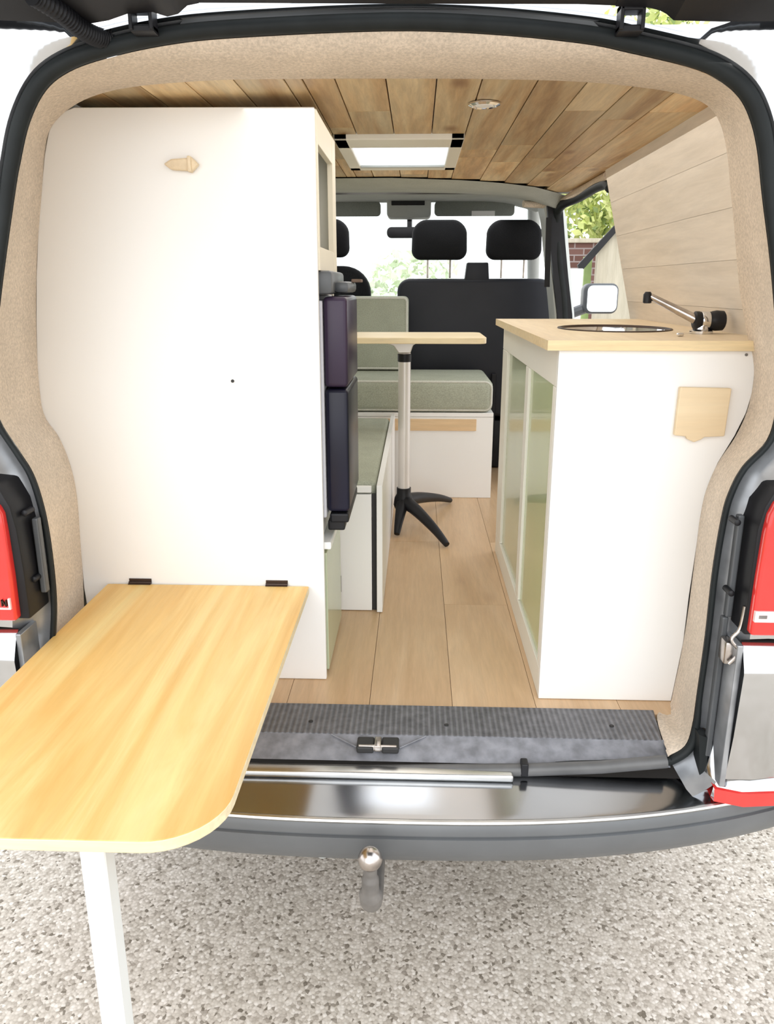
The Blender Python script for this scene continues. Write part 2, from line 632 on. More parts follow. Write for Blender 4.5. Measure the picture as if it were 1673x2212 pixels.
loft(ch, [b0, b1, b2, b3])
obj('door_channel', ch, 'channel', van, True)
bd = bmesh.new()
b3b = [p.lerp(q, .3) + Vector((0, -.008, 0)) for p, q in zip(b3, b4)]
loft(bd, [b3, b3b, b4, b5, b6])
obj('body_panel', bd, 'paint', van, True, 60)

# panel below each lamp: shoulder facing up, lower part leaning back
for s in (1, -1):
    sec = [(1.352, .890), (1.338, .878), (1.322, .842), (1.320, .834), (1.327, .70), (1.34, .60), (1.42, .58)]
    xs = [.607, .612, .66, .78, .88, .92] if s > 0 else [-.757, -.762, -.80, -.90, -.99, -1.03]
    t = bmesh.new()
    loft(t, [[(x, y + max(0, abs(x - XC) - .75) ** 2 * 3, z) for y, z in sec] for x in xs])
    obj('quarter_panel', t, 'paint', van, True, 50)
    # dark gap strip beside the panel
    xa, xb = (.596, .607) if s > 0 else (-.757, -.746)
    obj('gap_strip', B(xa, xb, 1.335, 1.40, .585, .885, bev=.002), 'channel', van)

# tail lights
for s in (1, -1):
    if s > 0:
        hx = [(1602, 1366), (1618, 1240), (1632, 1140), (1648, 1092), (1673, 1052)]
        lx = [(1615, 1367), (1632, 1250), (1648, 1150), (1658, 1110), (1673, 1082)]
    else:
        hx = [(72, 1332), (58, 1230), (42, 1140), (28, 1092), (0, 1045)]
        lx = [(44, 1336), (32, 1240), (18, 1150), (10, 1108), (0, 1090)]
    hp = [at(*q, y=1.35) for q in hx]
    lp = [at(*q, y=1.335) for q in lx]
    e = s * .24
    hpoly = [(p.x, p.z) for p in hp] + [(hp[-1].x + e * .5, hp[-1].z + .06), (hp[-1].x + e * .9, hp[-1].z + .06), (hp[-1].x + e * .9, hp[0].z)]
    lpoly = [(p.x, p.z) for p in lp] + [(lp[-1].x + e * .5, lp[-1].z + .05), (lp[-1].x + e * .8, lp[-1].z + .05), (lp[-1].x + e * .8, lp[0].z)]
    ho = obj('tail_light', prism(bmesh.new(), hpoly, 1.338, 1.42, 'y', .004), 'black', van, True)
    ho['label'] = 'tail light with red lens in a black housing'
    obj('lens', prism(bmesh.new(), lpoly, 1.320, 1.345, 'y', .006, 3), 'red', ho, True)
    if s > 0:
        a, c = at(1634, 1322, y=1.315), at(1673, 1346, y=1.315)
        st = B(a.x, c.x + .04, 1.3155, 1.33, c.z, a.z, bev=.001)
        obj('reverse_strip', st, 'pinkwhite', ho)
        k = at(1650, 1334, y=1.314)
        mk = B(k.x - .007, k.x + .007, 1.3145, 1.318, k.z - .003, k.z + .003)
        obj('lens_mark', mk, 'cast', ho)
    else:
        fr = bmesh.new()
        a, c = at(20, 1294, y=1.315), at(0, 1314, y=1.315)
        box(fr, a.x - .004, a.x, 1.3155, 1.33, c.z, a.z)
        box(fr, a.x - .06, a.x, 1.3155, 1.33, c.z - .003, c.z)
        obj('reverse_strip', fr, 'pinkwhite', ho)
        # dark letter strokes: the last visible letter is an N
        nn = bmesh.new()
        x1 = a.x - .007
        box(nn, x1 - .002, x1, 1.3155, 1.33, c.z + .003, a.z - .003)
        box(nn, x1 - .010, x1 - .008, 1.3155, 1.33, c.z + .003, a.z - .003)
        prism(nn, [(x1 - .010, a.z - .003), (x1 - .008, a.z - .003), (x1, c.z + .003), (x1 - .002, c.z + .003)], 1.3155, 1.33)
        obj('lens_mark', nn, 'hingebrown', ho)

# rubber buffers and the latch hardware on the right jamb, small fittings on the left
for px, py in ((1590, 1126), (1577, 1278), (58, 1106), (78, 1248)):
    p = at(px, py, y=1.375)
    obj('rubber_buffer', lathe(bmesh.new(), [(.003, -.012), (.006, -.010), (.006, .02)], p, 'y', 12), 'black', van, True)
lp = at(1578, 1395, y=1.36)
la = bmesh.new()
box(la, lp.x - .011, lp.x + .012, 1.352, 1.385, lp.z - .035, lp.z + .01, bev=.004)
tube(la, catmull([lp + Vector((.012, -.012, .085)), lp + Vector((.008, -.012, .04)), lp + Vector((-.006, -.016, .02)), lp + Vector((.010, -.018, -.004)), lp + Vector((-.004, -.014, -.03))], 5), .0032, 8)
obj('jamb_latch', la, 'steel', van, True)
for zz, hh, xo in ((1.02, .10, .012), (.77, .15, .004)):
    obj('jamb_cover', B(.580 + xo * .6, .592 + xo * .6, 1.384, 1.40, zz - hh, zz + hh, bev=.003), 'darkgrey', van)
obj('jamb_cover', B(-.722, -.710, 1.384, 1.40, .95, 1.10, bev=.003), 'darkgrey', van)
# sill plate: ribbed back half, smooth front lip with the striker pockets
sr = bmesh.new()
a, b, c, d = at(1415, 1540, z=.604), at(1436, 1606, z=.604), at(1446, 1634, z=.586), at(560, 1540, z=.604)
prism(sr, [(-.66, 1.585), (a.x, 1.585), (b.x - .002, 1.462), (-.66, 1.462)], .598, .6065, 'z', .002)
sp_ = obj('sill_plate', sr, 'ribbed', van)
fl = bmesh.new()
loft(fl, [[(x, y, z) for x in (-.66, -.16, -.135, -.02, .005, c.x - .004)] for y, z in ((1.464, .606), (1.455, .600), (1.43, .590), (1.408, .577))])
obj('sill_lip', fl, 'sill', sp_, True)
for px, py in ((672, 1558), (965, 1566), (1322, 1568)):
    p = at(px, py, z=.607)
    obj('sill_screw', lathe(bmesh.new(), [(.005, -.002), (.005, .001), (.003, .002)], p, 'z', 12), 'cap', sp_)
stt = bmesh.new()
for k in (-1, 1):
    cx = at(817, 1618, y=1.435).x + k * .026
    box(stt, cx - .018, cx + .018, 1.414, 1.456, .590, .6055, bev=.004)
obj('striker_pocket', stt, 'cap', sp_)
cx = at(817, 1618, y=1.435).x
stk = bmesh.new()
box(stk, cx - .007, cx + .007, 1.415, 1.452, .594, .608, bev=.002)
box(stk, cx - .040, cx + .040, 1.417, 1.423, .594, .6075, bev=.002)
obj('tailgate_striker', stk, 'steel', sp_, True)
# raised V lines beside the striker
for k in (-1, 1):
    vl = bmesh.new()
    tube(vl, [(cx + k * .045, 1.432, .594), (cx + k * .10, 1.46, .6055)], .0018, 6)
    obj('sill_rib', vl, 'sill', sp_)
obj('sill_strip', B(-.66, .205, 1.372, 1.40, .556, .5735, bev=.006, seg=3), 'alu', van, True)

# bumper
def bump_yf(x): return 1.262 + .115 * (abs(x - XC) / .78) ** 2.6
xs = [XC + (-1 + 2 * i / 40) * .97 for i in range(41)]
top = bmesh.new()
loft(top, [[(x, max(1.40, bump_yf(x) + .04), .557) for x in xs], [(x, bump_yf(x) + .02, .548) for x in xs], [(x, bump_yf(x) + .008, .545) for x in xs]])
bt = obj('bumper_step', top, 'bumpertop', van, True)
fc = bmesh.new()
rows = []
for dy, z in ((.012, .5455), (.003, .541), (-.002, .533), (-.004, .522), (-.004, .516), (.000, .5145), (.000, .511), (-.006, .509), (-.006, .490), (.004, .462), (.026, .436), (.07, .424), (.18, .42)):
    rows.append([(x, bump_yf(x) + dy, z) for x in xs])
loft(fc, rows)
bo = obj('bumper', fc, 'bumper', van, True, 30)
rim = bmesh.new()
tube(rim, [(x, bump_yf(x) + .004, .541) for x in xs], .0055, 8)
obj('bumper_highlight', rim, 'alu', bo, True)  # bright metal tube draws the highlight along the bumper's front edge
for s in (1, -1):
    X = (lambda v: v) if s > 0 else (lambda v: 2 * XC - v)
    cor = bmesh.new()
    pts = []
    for x, yy in ((.585, 1.385), (.597, 1.352), (.64, 1.338), (.72, 1.345), (.82, 1.38), (.90, 1.45)):
        pts.append([(X(x), y, z) for y, z in ((yy + .08, .668), (yy + .036, .658), (yy + .0, .582), (yy - .008, .577), (yy - .010, .548))])
    loft(cor, pts)
    obj('bumper_corner', cor, 'paint', bo, True, 60)
    rf = bmesh.new()
    pts = []
    for x, yy in ((.590, 1.340), (.64, 1.324), (.72, 1.332), (.82, 1.368), (.89, 1.43)):
        pts.append([(X(x), y, z) for y, z in ((yy + .02, .579), (yy, .577), (yy - .004, .552), (yy + .02, .548))])
    loft(rf, pts)
    obj('reflector', rf, 'red', bo, True)
    gp = prism(bmesh.new(), [(X(.566), .668), (X(.588), .66), (X(.588), .57), (X(.578), .565)], 1.385, 1.42)
    obj('corner_gap', gp, 'rubber', bo)

# tow hitch
BX, BY = at(800, 1855, y=1.19).x, 1.19
BZ = at(800, 1855, y=1.19).z
hitch = obj('tow_hitch', tube(bmesh.new(), catmull([(BX, BY + .001, BZ - .012), (BX, BY + .002, BZ - .045), (BX, BY + .004, BZ - .08), (BX, BY + .03, BZ - .118), (BX, BY + .09, BZ - .135), (BX, BY + .25, BZ - .10)], 6),
                              [.0125] * 6 + [.016] * 6 + [.0215] * 19, 14), 'cast', van, True)
prof = [(.0225 * math.sin(PI * (i + .01) / 14.02), -.0225 * math.cos(PI * (i + .01) / 14.02)) for i in range(15)]
obj('tow_ball', lathe(bmesh.new(), prof, (BX, BY, BZ), 'z', 20), 'steel', hitch, True)
p = at(694, 1868, y=1.30)
obj('tow_socket', lathe(bmesh.new(), [(.014, -.01), (.016, -.008), (.016, .06)], (p.x, 1.33, p.z + .012), 'y', 16), 'greyplastic', van, True)
obj('underbody', B(-.80, .69, 1.62, 5.2, .32, .56, bev=.02), 'black', van)

# roof with the roof-light hole
sk = [at(q[0], q[1], z=1.875) for q in ((730, 300), (1010, 300), (1004, 365), (736, 365))]
SX0, SX1 = -.215, .115
SY0, SY1 = sk[0].y, sk[2].y
rf = bmesh.new()
RX0, RX1 = XC - .72, XC + .70
for x0, x1, y0, y1 in ((RX0, SX0, 1.66, 4.45), (SX1, RX1, 1.66, 4.45), (SX0, SX1, 1.66, SY0), (SX0, SX1, SY1, 4.45)):
    box(rf, x0, x1, y0, y1, 1.955 + 0, 1.985)
obj('roof', rf, 'paint', van)

# tailgate, open overhead, hinged at the roof edge
tg = bmesh.new()
HY, HZ = 1.40, 1.955
ang = math.radians(13)
def tgp(x, d, h):   # d along the gate away from the hinge, h below its plane
    return Vector((x, HY - d * math.cos(ang) - h * math.sin(ang) * 0, HZ + d * math.sin(ang) - h))
def tg_block(bm, x0, x1, d0, d1, h0, h1, taper=0, cx=0):
    v = []
    for h in (h0, h1):
        for x, d in ((x0, d0), (x1, d0), (x1, d1), (x0, d1)):
            v.append(bm.verts.new(tgp(x, d + (taper if h == h1 and d == d0 else 0), h)))
    for f in ((0, 1, 2, 3), (7, 6, 5, 4), (0, 4, 5, 1), (1, 5, 6, 2), (2, 6, 7, 3), (3, 7, 4, 0)):
        bm.faces.new([v[i] for i in f])
tg_block(tg, XC - .72, XC + .72, .10, 1.22, -.045, -.01)
gate = obj('tailgate', tg, 'paint', van)
tt = bmesh.new()
tg_block(tt, XC - .70, XC + .70, .11, 1.2, -.009, .016, .03)
obj('trim_panel', tt, 'black', gate)
# heavier shoulders of the inner trim, right and left, and the edge between them
gdir = Vector((0, -math.cos(ang), math.sin(ang)))
for shape, mt, nm in ((((-160, 40), (0, 44), (110, 48), (190, 52), (235, 44), (275, 30), (330, 26), (362, 36), (385, 30), (405, 12), (430, 7), (430, -40), (-160, -40)), 'black', 'trim_shoulder'),
                  (((430, 6), (836, 8), (1250, 9), (1330, 12), (1330, -40), (430, -40)), 'black', 'trim_edge'),
                  (((1330, 14), (1398, 16), (1425, 22), (1440, 30), (1456, 44), (1560, 47), (1673, 46), (1830, 40), (1830, -40), (1330, -40)), 'black', 'trim_shoulder')):
    a_ = [at(q[0], q[1], y=1.37) for q in shape]
    t = bmesh.new()
    lo_ = [t.verts.new(p) for p in a_]
    hi_ = [t.verts.new(p + gdir * .35) for p in a_]
    t.faces.new(lo_)
    t.faces.new(hi_[::-1])
    for k in range(len(a_)):
        t.faces.new((lo_[k], hi_[k], hi_[(k + 1) % len(a_)], lo_[(k + 1) % len(a_)]))
    obj(nm, t, mt, gate, True, 30)
# pressed ribs in the shoulder trim
for q in (((0, 14), (120, 30), (240, 20)), ((1470, 16), (1560, 26), (1673, 30))):
    obj('trim_rib', tube(bmesh.new(), [at(a[0], a[1], y=1.366) for a in q], .006, 8), 'darkgrey', gate, True)
for px in (310, 1362):
    p = at(px, 60, y=1.385)
    hb = bmesh.new()
    x0, x1 = p.x - .019, p.x + .019
    zb = at(px, 66 if px < 800 else 66, y=1.40).z
    box(hb, x0, x0 + .006, 1.37, 1.40, zb - .006, zb + .030, bev=.0015)
    box(hb, x1 - .006, x1, 1.37, 1.40, zb - .006, zb + .030, bev=.0015)
    box(hb, x0, x1, 1.37, 1.40, zb + .020, zb + .031, bev=.002)
    box(hb, x0, x1, 1.375, 1.405, zb - .008, zb + .002, bev=.002)
    box(hb, p.x - .012, p.x + .012, 1.34, 1.39, zb + .028, zb + .06, bev=.003)
    obj('hinge', hb, 'black', gate)
# corrugated cable gaiter at the left
pa = catmull([at(70, -12, y=1.27), at(130, 26, y=1.32), at(175, 62, y=1.36), at(215, 82, y=1.40), at(250, 88, y=1.43)], 22)
obj('cable_gaiter', tube(bmesh.new(), pa, [.0125 + .0028 * (i % 3 == 0) for i in range(len(pa))], 12), 'black', gate, True, 25)
# dark plastic cover along the top of the opening
tc_ = [at(q[0], q[1], y=1.412) for q in ((380, 72), (400, 38), (420, 30), (600, 24), (836, 22), (1080, 24), (1255, 33), (1275, 42), (1300, 66))]
cvp = [(p.x, p.z) for p in tc_]
cvp += [(at(q, yy, y=1.412).x, at(q, yy, y=1.412).z) for q, yy in ((1100, 60), (836, 48), (560, 58))]
obj('channel_cover', prism(bmesh.new(), cvp, 1.408, 1.425), 'darkgrey', van)

# ------------------------------------------------------------------ cabin shell
fl = bmesh.new()
x = -.86
i = 0
while x < .76:
    w = .19
    cuts = [1.575, 1.44 + (.75 if i % 2 else 1.35), 1.44 + (2.0 if i % 2 else 2.6), 4.6]
    for a, b in zip(cuts, cuts[1:]):
        box(fl, x + .0006, min(x + w, .78) - .0006, a + .0006, b - .0006, .585, ZF)
    x += w
    i += 1
struct(obj('floor', fl, 'floor'))

# ceiling boards, cut round the roof light, front ends following the headliner
ce = bmesh.new()
xw, x, i = .094, -.72, 0
fr_pts = [(-.75, 2.95), (-.09, 2.93), (.15, 3.0), (.30, 3.08), (.45, 3.22), (.64, 3.55)]
def front_y(x):
    for (x0, y0), (x1, y1) in zip(fr_pts, fr_pts[1:]):
        if x <= x1: return y0 + (y1 - y0) * (x - x0) / (x1 - x0)
    return fr_pts[-1][1]
bounds = [-.72 + xw * k for k in range(15)]
bounds = sorted([b for b in bounds if min(abs(b - SX0), abs(b - SX1)) > .025] + [SX0 - .001, SX1 + .001])
bounds[-1] = .635
for x, x1 in zip(bounds, bounds[1:]):
    ye = front_y((x + x1) / 2)
    j = [1.50, 1.50 + random.uniform(.3, .9), 1.50 + random.uniform(1.0, 1.4), ye]
    for a, b in zip(j, j[1:]):
        segs = [(a, b)]
        if x1 > SX0 + .01 and x < SX1 - .01:
            segs = [(a, min(b, SY0)), (max(a, SY1), b)]
        for y0, y1 in segs:
            if y1 - y0 > .02: box(ce, x + .0012, x1 - .0012, y0 + .001, y1 - .001, ZC, ZC + .012, bev=.0012, seg=1)
struct(obj('ceiling', ce, 'ceil'))
cb = bmesh.new()
for x0, x1, y0, y1 in ((-.75, SX0, 1.6, 3.6), (SX1, .68, 1.6, 3.6), (SX0, SX1, 1.6, SY0), (SX0, SX1, SY1, 3.6)):
    box(cb, x0, x1, y0, y1, ZC + .0125, ZC + .03)
obj('roof_lining', cb, 'hingebrown', van)

# roof light
lite = bmesh.new()
for x0, x1, y0, y1 in ((SX0, SX0 + .035, SY0, SY1), (SX1 - .035, SX1, SY0, SY1), (SX0, SX1, SY0, SY0 + .12), (SX0, SX1, SY1 - .05, SY1)):
    box(lite, x0, x1, y0, y1, 1.872, 1.952, bev=.003)
wl = struct(obj('window_1', lite, 'warmwhite'))
wl['label'] = 'roof light with pale frame in the plank ceiling'
obj('window_pane', B(SX0 + .03, SX1 - .03, SY0 + .10, SY1 - .045, 1.880, 1.884), 'frost', wl)
obj('blind_bar', B(SX0 + .036, SX1 - .036, SY1 - .066, SY1 - .052, 1.8715, 1.8785, bev=.002), 'greyplastic', wl)

# right wall cladding (boards along the van) up to the open sliding-door aperture
def wx(z): return .735 + (.612 - .735) * (z - 1.405) / (ZC - 1.405)
wr = bmesh.new()
zs = [1.38, 1.47, 1.575, 1.68, 1.785, ZC + .004]
for a, b in zip(zs, zs[1:]):
    t = bmesh.new()
    a2, b2 = a + .00028, b - .00028
    loft(t, [[(wx(a2), 1.66, a2), (wx(a2), 2.80, a2), (wx(a2) + .02, 2.80, a2), (wx(a2) + .02, 1.66, a2)],
             [(wx(b2), 1.66, b2), (wx(b2), 2.80, b2), (wx(b2) + .02, 2.80, b2), (wx(b2) + .02, 1.66, b2)]], closed=True)
    merge(wr, t)
box(wr, .745, .765, 1.66, 2.80, .60, 1.379)
struct(obj('wall_right', wr, 'cladding'))
wlf = bmesh.new()
loft(wlf, [[(-.86, 1.72, .6), (-.86, 3.55, .6)], [(-.86, 1.72, 1.3), (-.86, 3.55, 1.3)], [(-.845, 1.72, 1.405), (-.845, 3.55, 1.405)], [(-.722, 1.72, ZC), (-.722, 3.55, ZC)]])
for v in list(wlf.verts): pass
geom = bmesh.ops.extrude_face_region(wlf, geom=wlf.faces[:])
bmesh.ops.translate(wlf, verts=[v for v in geom['geom'] if isinstance(v, bmesh.types.BMVert)], vec=(-.02, 0, 0))
struct(obj('wall_left', wlf, 'warmwhite'))

# headliner from the boards to the windscreen
hl = bmesh.new()
hx = [-.80 + 1.42 * k / 24 for k in range(25)]
rows = []
for t, dz in ((0, -.004), (.1, -.014), (.3, .0), (.6, .038), (1, .058)):
    row = []
    for x in hx:
        y0 = front_y(x)
        y = y0 + (4.42 - y0) * t
        crown = -.05 * max(0, (abs(x - XC) - .38) / .3) ** 2 * (t > 0.05)
        row.append((x, y, ZC + dz + crown))
    rows.append(row)
loft(hl, rows)
obj('headliner', hl, 'headliner', van, True, 70)
# grab rail strip between ceiling boards and sliding-door seal
tube_pts = [Vector((.625, 2.82, 1.872)), Vector((.618, 3.2, 1.870)), Vector((.60, 3.5, 1.862)), Vector((.56, 3.62, 1.856)), Vector((.45, 3.60, 1.858))]
obj('aperture_trim', tube(bmesh.new(), catmull(tube_pts, 6), .014, 10), 'carpet', van, True)
seal = catmull([(.722, 2.80, 1.42), (.66, 2.80, 1.72), (.642, 2.83, 1.835), (.632, 2.95, 1.858), (.63, 3.3, 1.856), (.60, 3.52, 1.845), (.598, 3.60, 1.80), (.618, 3.60, 1.62), (.652, 3.60, 1.42), (.67, 3.60, 1.1), (.67, 3.60, .62)], 8)
obj('sliding_door_seal', tube(bmesh.new(), seal[16:], .020, 10), 'rubber', van, True)
pl = bmesh.new()
loft(pl, [[(x + dx, y, z) for dx, y in ((-.042, 3.62), (-.02, 3.60), (.03, 3.61), (.06, 3.70), (.02, 3.8), (-.042, 3.78))] for x, z in ((.56, 1.92), (.595, 1.80), (.622, 1.62), (.655, 1.40), (.68, 1.2), (.68, .6))], closed=True)
obj('door_pillar', pl, 'greyplastic', van, True)
pk = bmesh.new()
loft(pk, [[(x + dx, y, z) for dx, y in ((-.03, 3.585), (.035, 3.585), (.035, 3.62), (-.03, 3.62))] for x, z in ((.578, 1.86), (.600, 1.70), (.622, 1.56), (.650, 1.40), (.668, 1.2), (.668, .6))], closed=True)
obj('pillar_trim', pk, 'black', van, True)
sb_ = bmesh.new()
q = [at(1186, 470, y=3.56), at(1184, 540, y=3.56), at(1182, 620, y=3.58)]
loft(sb_, [[(p.x - .011, p.y, p.z), (p.x + .011, p.y - .01, p.z)] for p in q])
obj('seat_belt', sb_, 'black', van)

# windscreen, pillars, dash, visors, console, mirror
ws = bmesh.new()
loft(ws, [[(XC - .66, 4.50, 1.93), (XC, 4.42, 1.955), (XC + .66, 4.50, 1.93)], [(XC - .78, 5.20, 1.25), (XC, 5.34, 1.25), (XC + .78, 5.20, 1.25)]])
obj('windscreen', ws, 'glass', van, True)
for s in (-1, 1):
    ap = bmesh.new()
    tube(ap, [(XC + s * .67, 4.46, 1.93), (XC + s * .80, 5.2, 1.25), (XC + s * .82, 5.25, .6)], .035, 10)
    obj('windscreen_pillar', ap, 'greyplastic', van, True)
obj('dashboard', B(XC - .78, XC + .78, 4.75, 5.25, .75, 1.22, bev=.06, seg=4), 'darkgrey', van, True)
for x0, x1 in ((-.62, -.195), (.085, .50)):
    a, c = at(730, 436, y=4.36), at(730, 468, y=4.36)
    vs = bmesh.new()
    prism(vs, rrect(x0, x1, c.z, a.z, .02), 4.345, 4.365, 'y', .006)
    obj('sun_visor', vs, 'visor', van, True)
a, c = at(1020, 455, y=4.33), at(1070, 466, y=4.33)
obj('visor_label', B(a.x, c.x, 4.3435, 4.3455, c.z, a.z), 'ledge', van)
cz0, cz1 = at(880, 470, y=4.28).z, at(880, 424, y=4.28).z
cx0, cx1 = at(836, 440, y=4.28).x, at(932, 440, y=4.28).x
con = obj('roof_console', prism(bmesh.new(), rrect(cx0, cx1, cz0, cz1, .02), 4.28, 4.42, 'y', .008), 'greyplastic', van, True)
a, c = at(846, 430, y=4.27), at(918, 443, y=4.27)
obj('display', B(a.x, c.x, 4.272, 4.29, c.z, a.z, bev=.002), 'black', con)
a, c = at(836, 490, y=4.40), at(906, 514, y=4.40)
rm = bmesh.new()
prism(rm, rrect(a.x, c.x, c.z, a.z, .024), 4.40, 4.43, 'y', .005)
tube(rm, [((a.x * .3 + c.x * .7), 4.42, a.z - .01), ((a.x * .3 + c.x * .7), 4.42, a.z + .06)], .014, 8)
rmo = obj('interior_mirror', rm, 'black', van, True)
# exterior mirror on the right front door
p0, p1 = at(1264, 612, y=4.75), at(1335, 678, y=4.75)
mm = bmesh.new()
prism(mm, rrect(p0.x, p1.x, p1.z, p0.z, .04), 4.75, 4.86, 'y', .02, 3)
tube(mm, [(p0.x + .02, 4.80, p1.z + .03), (.86, 4.82, p1.z - .02)], .03, 8)
mo = obj('wing_mirror', mm, 'darkgrey', van, True)
gl = B(0, 1, 0, 1, 0, 1)
gl.free()
mg = bmesh.new()
prism(mg, rrect(p0.x + .02, p1.x - .012, p1.z + .012, p0.z - .012, .03), 4.746, 4.752)
obj('mirror_glass', mg, 'mirror', mo)
fd = bmesh.new()
prism(fd, rrect(3.78, 4.95, .45, 1.24, .05), .83, .90, 'x', .015)
obj('front_door', fd, 'paint', van, True)

# ------------------------------------------------------------------ tall cabinet on the left
YW = 1.709
wpx = [(705, 1468), (680, 232), (160, 232), (130, 243), (112, 262), (104, 290), (96, 335), (88, 420), (82, 500), (78, 600), (78, 700), (80, 800), (90, 890)]
poly = [(-.211, ZF + .001), (-.2085, 1.862)] + [(at(*q, y=YW).x, at(*q, y=YW).z) for q in wpx[2:]]
poly += [(-.80, 1.17), (-.782, 1.06), (-.785, .83), (-.775, ZF + .001)]
tall = thing('tall_cabinet', 'tall white cabinet filling the left of the van rear, table hinged to its back', 'cabinet', (-.5, 1.9, ZF))
obj('back_panel', prism(bmesh.new(), poly, YW, YW + .015, 'y', .0015), 'white', tall)
YE = 2.075
sd = bmesh.new()
box(sd, -.83, -.815, YW + .016, YE, ZF + .001, 1.42)
box(sd, -.68, -.222, YW + .016, YE, 1.845, 1.86)
box(sd, -.80, -.215, YE, YE + .015, ZF + .001, 1.50)
box(sd, -.66, -.215, YE, YE + .015, 1.50, 1.86)
box(sd, -.80, -.215, YW + .016, YE, 1.555, 1.57)
box(sd, -.80, -.215, YW + .016, YE, .925, .94)
box(sd, -.80, -.40, 1.9, 1.91, 1.575, 1.84)
obj('carcass', sd, 'warmwhite', tall)
# cream face frame of the open upper cupboard
ff = bmesh.new()
box(ff, -.219, -.206, YW + .0155, YW + .03, 1.552, 1.862, bev=.001)
box(ff, -.219, -.206, YE - .055, YE + .015, 1.552, 1.862, bev=.001)
box(ff, -.219, -.2065, YW + .031, YE - .056, 1.80, 1.862, bev=.001)
box(ff, -.219, -.2065, YW + .031, YE - .056, 1.552, 1.60, bev=.001)
obj('face_frame', ff, 'cream', tall)
obj('cupboard_back', B(-.262, -.255, YW + .017, YE - .002, 1.572, 1.843), 'greyplastic', tall)
dl = bmesh.new()
box(dl, -.222, -.207, YW + .03, YE - .01, ZF + .012, .915, bev=.002)
obj('door', dl, 'green2', tall)
obj('shelf_edge', B(-.222, -.195, YW + .017, YE, .928, .946, bev=.003), 'ledge', tall)
# turn button holding the folded table
c0 = at(398, 357, y=YW)
tb = bmesh.new()
prism(tb, [(c0.x - .038, c0.z + .001), (c0.x - .022, c0.z + .010), (c0.x + .012, c0.z + .012), (c0.x + .020, c0.z + .013), (c0.x + .033, c0.z), (c0.x + .020, c0.z - .013), (c0.x + .012, c0.z - .012), (c0.x - .024, c0.z - .010)], YW - .016, YW - .001, 'y', .003)
box(tb, c0.x + .012, c0.x + .019, YW - .022, YW - .001, c0.z - .015, c0.z + .015, bev=.002)
tbo = obj('turn_button', tb, 'ply', tall)
tbo['label'] = 'small wooden turn button'
p = at(503, 823, y=YW)
obj('screw', lathe(bmesh.new(), [(.0035, -.003), (.0035, .002)], (p.x, YW, p.z), 'y', 10), 'cap', tall)

# ------------------------------------------------------------------ fold-down table
ZT = .845
ft = thing('fold_down_table', 'yellow birch fold-down table hinged on the tall cabinet, jutting out over the bumper', 'table', (-.42, .88, 0))
tx0, tx1, ty0, ty1 = -.724, -.246, .822, YW - .006
tp = bmesh.new()
prism(tp, rrect(tx0, tx1, ty0, ty1, (.10, .10, .004, .004), 10), ZT - .018, ZT, 'z', .002)
for f in tp.faces:
    if abs(f.normal.z) < .5: f.material_index = 1
bmesh.ops.recalc_face_normals(tp, faces=tp.faces)
for f in tp.faces: f.material_index = 0 if abs(f.normal.z) > .6 else 1
obj('tabletop', tp, ['table', 'tabedge'], ft)
lg = bmesh.new()
box(lg, -.447, -.412, .866, .90, .004, ZT - .0185, bev=.004)
lo = obj('leg', lg, 'legwhite', ft)
obj('leg_foot', B(-.449, -.410, .864, .902, .0, .02, bev=.003), 'black', lo)
for q0, q1 in ((280, 328), (575, 622)):
    x0, x1 = at(q0, 1254, y=YW).x, at(q1, 1254, y=YW).x
    hb = bmesh.new()
    box(hb, x0, x1, YW - .003, YW - .0005, ZT + .001, ZT + .012, bev=.0008)
    box(hb, x0, x1, YW - .012, YW - .003, ZT + .0005, ZT + .0025)
    tube(hb, [(x0, YW - .005, ZT + .003), (x1, YW - .005, ZT + .003)], .003, 8)
    obj('hinge', hb, 'hingebrown', ft)

# ------------------------------------------------------------------ fridge in the tall cabinet, facing the aisle
fr = thing('refrigerator', 'dark upright fridge with plum and navy doors beside the tall white cabinet', 'fridge', (-.3, 1.9, .95))
obj('case', B(-.60, -.2165, YW + .045, YE - .012, .9475, 1.50, bev=.006), 'fridgebody', fr)
obj('side_strip', B(-.2155, -.206, YW + .035, YE - .02, 1.0, 1.49, bev=.003), 'fridgebody', fr)
d1 = obj('lower_door', B(-.205, -.152, YW + .042, YE - .03, 1.012, 1.298, bev=.010, seg=3), 'fridge', fr, True)
d2 = obj('upper_door', B(-.205, -.152, YW + .042, YE - .03, 1.302, 1.498, bev=.010, seg=3), 'fridge2', fr, True)
ftt = bmesh.new()
box(ftt, -.20, -.155, YW + .045, YE - .05, .985, 1.008, bev=.005)
box(ftt, -.205, -.165, YW + .05, YW + .10, .965, .99, bev=.004)
obj('kick_plate', ftt, 'black', fr)
tpn = bmesh.new()
box(tpn, -.30, -.182, YW + .03, YE - .06, 1.503, 1.552, bev=.008)
box(tpn, -.185, -.152, YW + .09, YE - .05, 1.505, 1.530, bev=.008)
obj('control_panel', tpn, 'darkgrey', fr, True)
obj('panel_trim', B(-.158, -.135, YE - .13, YE - .06, 1.5285, 1.536, bev=.002), 'bark', fr)

